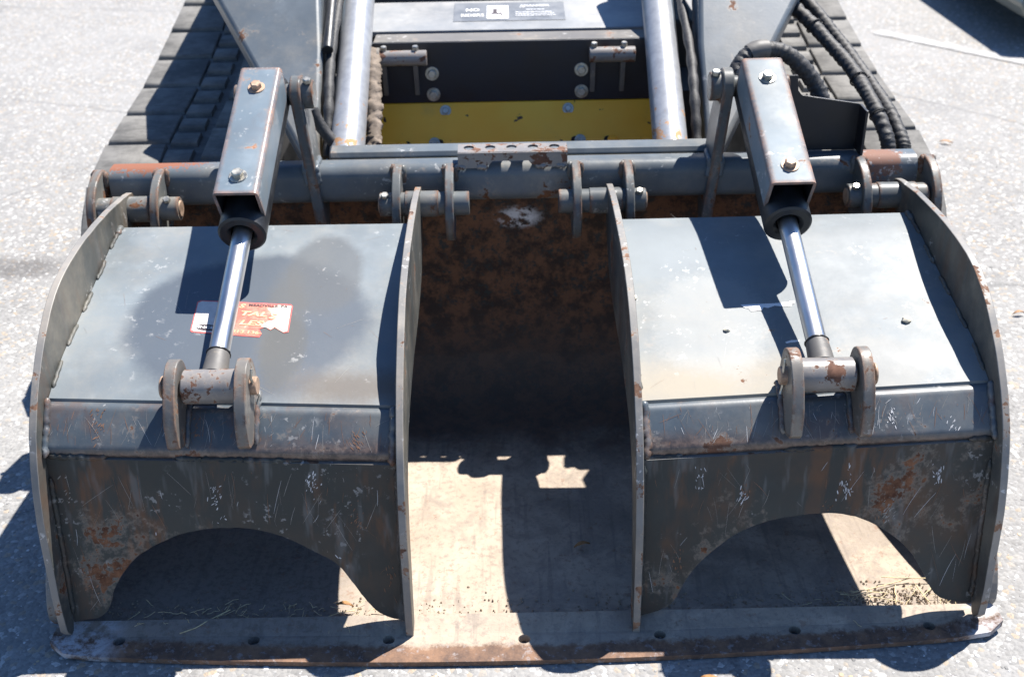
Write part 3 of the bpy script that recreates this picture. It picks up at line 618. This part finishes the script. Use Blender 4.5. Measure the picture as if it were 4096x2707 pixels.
# ------------------------------------------------------------------ track loader
ld = thing('track_loader', 'compact rubber tracked loader with grey arms standing behind the bucket', 'loader', (0, 1.6, 0))
path0 = [(1.32, .025), (1.15, .05), (1.01, .12), (.945, .22), (.938, .33), (.985, .43), (1.09, .502), (1.25, .542), (1.60, .582), (1.90, .635), (2.20, .700), (2.60, .79), (2.95, .83)]
pth = [(v.x, v.y) for v in spline([(a, b, 0) for a, b in path0], 240)]
cum = [0]
for a, b in zip(pth, pth[1:]): cum.append(cum[-1] + math.hypot(b[0]-a[0], b[1]-a[1]))
def at_s(q):
    i = max(0, min(len(cum)-2, int(np.searchsorted(cum, q))-1)); t = (q-cum[i])/(cum[i+1]-cum[i]); a, b = pth[i], pth[i+1]
    dy, dz = b[0]-a[0], b[1]-a[1]; l = math.hypot(dy, dz); return a[0]+dy*t, a[1]+dz*t, dy/l, dz/l
def lugmesh(nm, wx, ly, h, tp=.80):
    V = []; 
    for z, k in ((-.012, 1.08), (h*.55, tp+.12), (h*.85, tp+.07), (h, tp)):
        V += [Vector((sx*wx/2*(1-(1-k)*.35), sy*ly/2*k, z)) for sx, sy in ((-1, -1), (1, -1), (1, 1), (-1, 1))]
    F = [(k*4+i, k*4+(i+1) % 4, k*4+4+(i+1) % 4, k*4+4+i) for k in range(3) for i in range(4)] + [(0, 3, 2, 1), (12, 13, 14, 15)]
    return mesh_of(nm, V, F, 'rubber', None, 58)
lm_a, lm_b = lugmesh('tread_lug', .158, .158, .013, .90), lugmesh('tread_block', .072, .064, .013)
for s in (-1, 1):
    xo, xi = 1.065, .64; V = []; m = 100; sk = 0.012
    for k in range(m):
        y, z, dy, dz = at_s(cum[-1]*k/(m-1)); ny, nz = -dz, dy
        if k == 0: pass
        for x, o in ((xo, sk), (xi, sk), (xi, sk+.03), (xo, sk+.03)): V.append(Vector((s*x, y-ny*o, z-nz*o)))
    F = [(k*4+i, k*4+(i+1) % 4, k*4+4+(i+1) % 4, k*4+4+i) for k in range(m-1) for i in range(4)] + [(0, 1, 2, 3), (m*4-4, m*4-3, m*4-2, m*4-1)]
    tr = mk('track_belt', (V, F), 'rubber', ld, smooth=40)
    q = .15; k = 0; b = BASE[ld.name]
    while q < cum[-1]-.1:
        for me_, xx, off in ((lm_a, .980, 0), (lm_a, .718, .092), (lm_b, .857, .022), (lm_b, .857, .114)):
            y, z, dy, dz = at_s(q+off); ny, nz = -dz, dy
            o = bpy.data.objects.new(me_.name, me_); COL.objects.link(o); o.parent = tr; BASE[o.name] = b
            o.location = Vector((s*xx, y-ny*sk, z-nz*sk)) - b; o.rotation_euler = (math.atan2(dz, dy), 0, random.uniform(-.015, .015))
        q += .184; k += 1
    # undercarriage frame behind the belt
    mk('track_frame', box((s*.84, 1.9, .33), .30, 1.6, .30), 'black', ld, bevel=.01)
    # loader arm: front knee plate that tapers to the coupler, folded side, and the boom running back
    pl = lambda x, z, o=0: Vector((s*x, .955 + (z-.625)*1.2 + o*.64, z - o*.77))
    e = [(.490, .610), (.455, .610), (.458, .803), (.468, .895), (.474, .97), (.783, .97), (.724, .899), (.618, .771)]
    V = [pl(x, z) for x, z in e] + [pl(x, z, .12) for x, z in e]; n = len(e)
    F = [tuple(range(n)), tuple(range(2*n-1, n-1, -1))] + [(i, (i+1) % n, n+(i+1) % n, n+i) for i in range(n)]
    mk('arm_knee', (V, F), 'arm', ld, bevel=.012, smooth=40, seg=4)
    mk('arm_boom', prism([(1.42, .94), (1.68, 1.10), (2.9, 1.24), (2.9, 1.06), (1.80, .98), (1.50, .88)], s*.50, s*.80), 'arm', ld, bevel=.01)
    # tilt cylinder
    mk('tilt_cylinder', cyl((.368, .925, .613) if s > 0 else (-.386, .925, .613), (s*.398, 1.80, 1.030), .0405, 44), 'tilt', ld, smooth=30)
    mk('tilt_hose', sweep(spline([(s*.437, .97, .60), (s*.436, 1.05, .70), (s*.440, 1.18, .78), (s*.436, 1.4, .88), (s*.435, 1.7, 1.0)], 40), lambda t: .012+.0015*math.sin(t*60), 12, .03), 'sleeve', ld, smooth=60)
mk('arm_shadow_block', slab([[(.88, 1.47), (.66, 1.53), (.60, 1.60), (.52, 1.70), (.52, 2.0), (.88, 2.0)]], lambda a, b: Vector((a, b, 1.27)), lambda a, b: Vector((a, b, 1.36)), False), 'arm', ld, bevel=.006)  # unseen block, added and shaped to cast the shadow on the right arm
mk('hose_fitting', cyl((-.445, 1.17, .80), (-.452, 1.6, 1.02), .014, 20), 'barrel', ld, smooth=30)  # dark hose fitting between the arm and the left tilt cylinder
# fabric boot hanging beside the left tilt cylinder
bt = spline([(-.338, 1.02, .575), (-.336, 1.07, .622), (-.338, 1.13, .672), (-.342, 1.20, .722), (-.352, 1.28, .765)], 60)
mk('fabric_boot', sweep(bt, lambda t: .019+.0010*math.sin(t*17)+.0010*math.sin(t*41+1), 14, .20), 'rag', ld, smooth=70)
mk('lower_hose', sweep(spline([(-.46, .96, .72), (-.445, .955, .685), (-.425, .95, .655), (-.40, .945, .63)], 20), .014, 12, .05), 'sleeve', ld, smooth=60)
# front cross plate: yellow lower half, dark upper half, bolts and latch pins
cp = mk('cross_plate', box((0, 1.312, 0.7009), .78, .020, 0.1574), 'dark', ld, bevel=.002)
mk('plate_lip', box((0, 1.345, 0.7766), .70, .080, .010), 'rim_dark', ld, bevel=.003)
ylean = lambda z: 1.304 - (0.6212-z)*.70
yp = mk('yellow_plate', prism([(ylean(0.6212), 0.6212), (ylean(0.6212)+.02, 0.6212), (ylean(0.3904)+.02, 0.3904), (ylean(0.3904), 0.3904)], -.39, .39), 'yellow', ld, bevel=.003)
for i, (x, z) in enumerate([(-0.1722, 0.6064), (-0.2873, 0.5329), (-0.2018, 0.5362), (0.1478, 0.6064), (0.1774, 0.5373), (0.2629, 0.5362)]):
    bolt(yp, (x, ylean(z-.003), z-.003), (0, -1, .4), .0095, .009, 'zinc' if i in (0, 2, 3, 4) else MAT['yellow'])
for x0, z in [(-0.273, 0.5302), (-0.1876, 0.5335), (0.1632, 0.5351), (0.2487, 0.5346)]:
    mk('slot_hole', cyl((x0, ylean(z)-.0015, z), (x0, ylean(z)+.002, z-.001), .0095, 16, 0), 'black', yp)
for x, z in [(-0.2029, 0.6995), (-0.2018, 0.6447), (0.1818, 0.7028), (0.1829, 0.6458)]: bolt(cp, (x, 1.302, z), (0, -1, .05), .0115, .010, 'zinc')
for x0, x1 in ((-0.3333, -0.2128), (0.2004, 0.3166)):
    mk('latch_pin', cyl((x0, 1.280, 0.7466), (x1, 1.280, 0.7466), .0195, 28), 'hub', cp, smooth=30)
    for x in (x0+.010, x1-.030):
        mk('latch_tab', prism([(1.266, 0.7499), (1.306, 0.7631), (1.306, 0.648), (1.296, 0.6447)], x-.006, x+.006), 'rim_dark', cp, bevel=.001)
        bolt(cp, (x+.002, 1.282, 0.7664), (0, -.1, 1), .0085, .011, 'zinc', False)
mk('latch_collar', cyl((-0.3476, 1.280, 0.7466), (-0.3311, 1.280, 0.7466), .027, 24), 'rim_dark', cp, smooth=30)
# cover panel with the warning sticker
CB, CT = Vector((0, 1.55, .747)), Vector((0, 1.752, .780)); ct = (CT-CB).normalized(); cn = Vector((0, -ct.z, ct.y))
cv = mk('cover_panel', box(CB.lerp(CT, .5)-cn*.008, .84, (CT-CB).length, .016, (Vector((1, 0, 0)), ct, cn)), 'cover', ld, bevel=.004)
mk('cover_skirt', box((0, 1.562, .668), .84, .02, .13), 'dark', ld)
mk('chassis', box((0, 2.2, .55), 1.06, 1.20, .40), 'black', ld, bevel=.01)  # chassis boxes coloured black to paint the shade in the gaps
mk('chassis_front', box((0, 1.45, .50), 1.0, .22, .26), 'black', ld)
mk('cowl', prism([(1.765, .74), (1.78, .80), (2.6, 1.0), (2.6, .74)], -.47, .47), 'dark', ld)
def on_cover(x, v, off): return CB + ct*v + cn*off + Vector((x, 0, 0))
def cdec(loop, mat, name, parent, off): 
    V2, F2 = fill([loop]); return mk(name, ([on_cover(x, v, off) for x, v in V2], F2), mat, parent, recalc=False)
R4 = lambda x0, x1, v0, v1: [(x0, v0), (x1, v0), (x1, v1), (x0, v1)]
VL = (CT-CB).length
def cpx(px, py):  # plain position on the panel from its own width fractions
    return (-.157 + (px-690)*.000358, VL*(.985-(py-25)/232.))
ws = cdec(R4(*(cpx(690, 0)[0], cpx(1565, 0)[0]), cpx(0, 190)[1], cpx(0, 45)[1]), 'decaldark', 'warning_sticker', cv, .0012)
cdec(R4(cpx(952, 0)[0], cpx(1122, 0)[0], cpx(0, 175)[1], cpx(0, 72)[1]), 'white', 'pictogram_panel', ws, .0020)
cdec(R4(cpx(1000, 0)[0], cpx(1032, 0)[0], cpx(0, 130)[1], cpx(0, 100)[1]), 'ink', 'pictogram_machine', ws, .0028)
cdec(R4(cpx(985, 0)[0], cpx(1060, 0)[0], cpx(0, 140)[1], cpx(0, 130)[1]), 'ink', 'pictogram_machine', ws, .0028)
cdec([cpx(1055, 128), cpx(1064, 126), cpx(1080, 155), cpx(1071, 157)], 'ink', 'pictogram_figure', ws, .0028)
def ctext(body, size, px, py, mat, sx=1.5, bold=.0006):
    V, F = textmesh(body, size, 0, bold); u, v = cpx(px, py)
    mk('lettering', ([on_cover(u+x*sx, v+y*1.0, .0022) for x, y, z in V], F), mat, ws, recalc=False)
ctext('NO', .026, 838, 105, 'white', .95); ctext('RIDERS', .026, 838, 147, 'white', .80); ctext('DANGER', .019, 1345, 78, 'greyprint', .95)
tri = [cpx(1208, 90), cpx(1248, 90), cpx(1228, 66)]; cdec(tri, 'greyprint', 'warning_triangle', ws, .002)
cdec([cpx(1220, 86), cpx(1236, 86), cpx(1228, 74)], 'decaldark', 'warning_triangle', ws, .0028)
for px0, px1, py in ((1262, 1405, 107), (1175, 1460, 127), (1175, 1480, 141), (1175, 1495, 154)):
    x = px0
    while x < px1:
        wpx = random.uniform(12, 34); cdec(R4(cpx(x, 0)[0], cpx(min(px1, x+wpx), 0)[0], cpx(0, py+3)[1], cpx(0, py-3)[1]), 'greyprint', 'fine_print', ws, .0022); x += wpx+5

# ------------------------------------------------------------------ hoses
def hose(name, label, pts, r, group=None, wr=.14, n=260, mat='sleeve', smooth_ends=0):
    P = spline(pts, n); ph = [random.uniform(0, 6.28) for _ in range(4)]
    V, F = sweep(P, lambda t: r*(1 + (0 if t < smooth_ends else wr*.30*(.55*math.sin(t*n*.42+ph[0]+4*math.sin(t*23)+2*math.sin(t*9)) + .35*math.sin(t*n*.73+ph[1]) + .3*math.sin(t*37+ph[2])))), 18, .06)
    for i, v in enumerate(V):   # diagonal wrinkles
        k, a = divmod(i, 18); c = P[k]; q = 1 + (0 if k/n < smooth_ends else .035*math.sin(k*.9 + a*2*math.pi/18*2 + 2*math.sin(k*.07))); V[i] = c + (v-c)*q
    o = mk(name, (V, F), mat, smooth=70, base=pts[-1]); tag(o, label, 'hose', group); return o
h1 = [(.60, 1.60, .955), (.66, 1.46, .895), (.722, 1.35, .843), (.766, 1.29, .806), (.801, 1.23, .770), (.826, 1.17, .744), (.840, 1.11, .722), (.851, 1.05, .698), (.860, .99, .672), (.872, .94, .630), (.876, .925, .60)]
h2 = [(.655, 1.60, .955), (.72, 1.47, .888), (.779, 1.38, .833), (.819, 1.308, .786), (.850, 1.237, .746), (.868, 1.165, .718), (.886, 1.093, .690), (.900, 1.022, .662), (.912, .955, .622), (.914, .935, .60)]
hose('hydraulic_hose', 'black wrinkled hose running inside, left of its twin, to the tube end', h1, .0170, 'sleeved hoses at the right end of the tube')
hose('hydraulic_hose', 'black wrinkled hose running outermost over the right track to the tube end', h2, .0165, 'sleeved hoses at the right end of the tube')
hh = hose('hydraulic_hose', 'short black frayed hose arching over the rear end of the right guard', [(.505, .885, .775), (.500, .90, .805), (.520, .92, .832), (.545, .93, .845), (.585, .94, .843), (.622, .94, .830), (.656, .935, .802), (.684, .93, .768), (.700, .92, .738), (.715, .915, .70)], .0185, None, .12, 150)
mk('tape_wrap', sweep(spline([(.530, .925, .839), (.548, .930, .846), (.570, .937, .846)], 10), .0215, 16, .03), 'rim_dark', hh, smooth=60)
# zip ties
for i_, lab in ((3, 'black cable tie on the inner hose, uppermost of three'), (6, 'black cable tie on the inner hose, middle one of three'), (8, 'black cable tie on the inner hose, lowest of three')):
    c = Vector(h1[i_]); dd = (Vector(h1[i_+1])-Vector(h1[i_-1])).normalized(); u, v = frame(dd)
    ring = sweep([c + (u*math.cos(a) + v*math.sin(a))*.0200 for a in [i*2*math.pi/24 for i in range(25)]], .0022, 6)
    o = mk('cable_tie', join(ring, cyl(c+u*.019, c+u*.030+v*.004, .0022, 8, 0), box(c+u*.021, .006, .006, .006)), 'black', base=c)
    tag(o, lab, 'cable tie', 'cable ties on the hoses')

# ------------------------------------------------------------------ parked car
car = thing('parked_car', 'pale parked car whose front wheel and bumper show behind the loader', 'car', (4.7, 5.0, 0))
n = NT('car_paint'); MAT['carpaint'] = n.done((.14, .15, .13), .25, 0, None, .6); MAT['tyre'] = simple('tyre_rubber', (.022, .022, .023), .8, 0, .3, 40)
MAT['glass'] = simple('car_glass', (.02, .025, .03), .08, 0, .05); MAT['alloy'] = simple('wheel_alloy', (.45, .45, .46), .35, .8, .1)
sidep = [(2.44, .155), (2.41, .22), (2.46, .36), (2.64, .58), (3.5, .92), (4.15, 1.40), (5.6, 1.42), (6.5, 1.02), (6.95, .95), (7.02, .55), (6.95, .28), (6.58, .26)]
def arch(cx, r=.36): return [(cx + r*math.cos(a), .30 + r*math.sin(a)) for a in [math.radians(t) for t in range(-5, 186, 19)]]
body = sidep + [(6.56, .24)] + arch(6.1) + [(5.70, .22), (3.28, .20)] + arch(2.86) + [(2.475, .155)]
cy0, cy1 = 3.90, 5.62
V, F, I = prism([(a, b) for a, b in body], 0, 1); V = [Vector((v.y+.06, cy0 + v.x*(cy1-cy0) + (1 if v.x < .5 else -1)*.30*max(0, v.z-.25), v.z)) for v in V]
mk('body', (V, F), 'carpaint', car, bevel=.05, smooth=40, seg=3)
for x in (2.92, 6.16):
    for y0, y1 in ((cy0+.02, cy0+.22), (cy1-.22, cy1-.02)):
        wh = mk('wheel', cyl((x, y0, .31), (x, y1, .31), .31, 40, .03), 'tyre', car, smooth=40)
        o_ = y0-.004 if y0 < 5 else y1+.004
        mk('rim', cyl((x, o_, .31), (x, o_+(.02 if y0 < 5 else -.02), .31), .20, 30, .006), 'alloy', wh, smooth=30)
mk('side_window', box((4.9, cy0+.30, 1.18), 1.5, .02, .28), 'glass', car); mk('underbody', box((4.6, 4.76, .27), 4.0, 1.5, .12), 'black', car)
mk('headlight', box((2.74, cy0+.24, .56), .12, .28, .10), 'glass', car, bevel=.03)

# ------------------------------------------------------------------ small debris
def pebble(x, y, r, label):
    p = on_sheet(x, y, r*.3); V = []; F = []; n = 7
    for k, (z, rr) in enumerate(((-.35, .7), (.1, 1.0), (.6, .65))): V += [p + Vector((math.cos(2*math.pi*i/n+k)*r*rr*random.uniform(.75, 1.2), math.sin(2*math.pi*i/n+k)*r*rr*random.uniform(.75, 1.2), z*r)) for i in range(n)]
    V.append(p + Vector((0, 0, .85*r)))
    F = [(k*n+i, k*n+(i+1) % n, k*n+n+(i+1) % n, k*n+n+i) for k in range(2) for i in range(n)] + [(2*n+i, 2*n+(i+1) % n, 3*n) for i in range(n)] + [tuple(range(n))]
    tag(mk('pebble', (V, F), 'pebble', base=p, smooth=50), label, 'pebble', 'pebbles lying on the right claw')
pebble(.735, .300, .0095, 'largest pale pebble, alone on the right part of the right claw sheet')
pebble(.398, .302, .0065, 'small pebble on the left part of the right claw sheet'); pebble(.545, .225, .0075, 'pale pebble just left of the rod neck on the right claw')
pebble(.232, .405, .0065, 'pale pebble against the inner edge of the right claw sheet'); pebble(.560, .41, .004, 'tiny pebble right of the chrome rod on the right claw')
pebble(.632, .215, .006, 'pale pebble between the rod neck and the right clevis ear')
def floor_z(x, y): return .016 + .0025*math.sin(x*7+y*5)+.002*math.sin(x*17+y*9)
SV, SF = [], []
def stalk(x, y, L, a, r=.0011, z=None, bend_=.01):
    z0 = floor_z(x, y)+.006 if z is None else z; dd = Vector((math.cos(a), math.sin(a), 0)); s_ = Vector((-dd.y, dd.x, 0)); k = len(SV)
    V, F = sweep([Vector((x, y, z0)) + dd*L*t + s_*bend_*math.sin(t*3) + Vector((0, 0, random.uniform(-.002, .004))) for t in (-.5, -.2, .1, .5)], r, 5)
    SV.extend(V); SF.extend([tuple(i+k for i in f) for f in F])
for x, y, L, a in ((.70, .105, .13, .12), (.755, .12, .10, -.25), (.80, .10, .09, .55), (.66, .085, .09, -.15), (.72, .08, .05, .9), (-.60, .035, .10, .45), (-.36, .05, .08, .1), (-.25, .06, .07, -.4), (.69, .07, .06, -.7), (.77, .075, .05, 1.4)): stalk(x, y, L, a)
for _ in range(45): stalk(random.gauss(.70, .08), random.gauss(.07, .018), random.uniform(.008, .03), random.uniform(0, 3.14), .0006, None, .002)
for _ in range(60): stalk(random.uniform(-.75, -.25), random.gauss(.06, .02), random.uniform(.008, .03), random.uniform(0, 3.14), .0005, None, .002)
o = mk('straw_litter', (SV, SF), 'straw', smooth=60, recalc=False); o['kind'] = 'stuff'; o['label'] = 'dry straw and grass litter on the bucket floor'
# crumbs of dried mud near the cutting edge
CV, CF = [], []
for _ in range(900):
    if random.random() < .5: x, y = random.gauss(.70, .10), random.gauss(.075, .025)
    else: x, y = random.uniform(-.80, .82), random.gauss(.07, .018)
    if abs(x) > .85 or y < .03: continue
    r_ = random.uniform(.0008, .0032); z = floor_z(x, y); k = len(CV); a = random.uniform(0, 6)
    CV += [Vector((x+math.cos(a+i*1.57)*r_*random.uniform(.7, 1.4), y+math.sin(a+i*1.57)*r_, z-.001)) for i in range(4)] + [Vector((x, y, z+r_*random.uniform(.6, 1.2)))]
    CF += [(k, k+1, k+4), (k+1, k+2, k+4), (k+2, k+3, k+4), (k+3, k, k+4)]
o = mk('mud_crumbs', (CV, CF), simple('dry_mud', (.26, .20, .14), .9, 0, .3, 80), recalc=False); o['kind'] = 'stuff'; o['label'] = 'crumbs of dry mud along the front of the bucket floor'
def leaf(x, y, z, L, a, label, mat='leaf'):
    dd = Vector((math.cos(a), math.sin(a), 0)); s_ = Vector((-dd.y, dd.x, 0)); V = []; n = 7
    for i in range(n):
        t = i/(n-1); wd = L*.16*math.sin(math.pi*min(1, t*1.02+.02))**.8; c = Vector((x, y, z)) + dd*L*(t-.5) + Vector((0, 0, .002+.006*math.sin(t*3)))
        V += [c + s_*wd + Vector((0, 0, .003)), c, c - s_*wd + Vector((0, 0, .004))]
    F = [f for i in range(n-1) for f in ((i*3, i*3+1, i*3+4, i*3+3), (i*3+1, i*3+2, i*3+5, i*3+4))]
    oo = mk('dry_leaf', (V, F), mat, base=(x, y, z), recalc=False, smooth=60); m_ = oo.modifiers.new('thick', 'SOLIDIFY'); m_.thickness = .0006
    tag(oo, label, 'leaf', 'dry leaves lying about')
leaf(.335, -.118, .004, .045, -.4, 'narrow brown leaf on the asphalt below the cutting edge')
leaf(.125, .235, .022, .035, .3, 'brown leaf on the shaded bucket floor between the claws')
leaf(-.34, .07, .024, .035, -.2, 'brown leaf on the floor under the left claw arch')
leaf(1.70, 2.62, .004, .05, -.5, 'brown leaf on the sunlit asphalt right of the loader'); leaf(1.35, 1.98, .004, .025, .6, 'small tan leaf on the asphalt beside the right hoses'); leaf(1.42, 1.22, .004, .035, .1, 'pale tan leaf on the asphalt right of the hinge lugs')
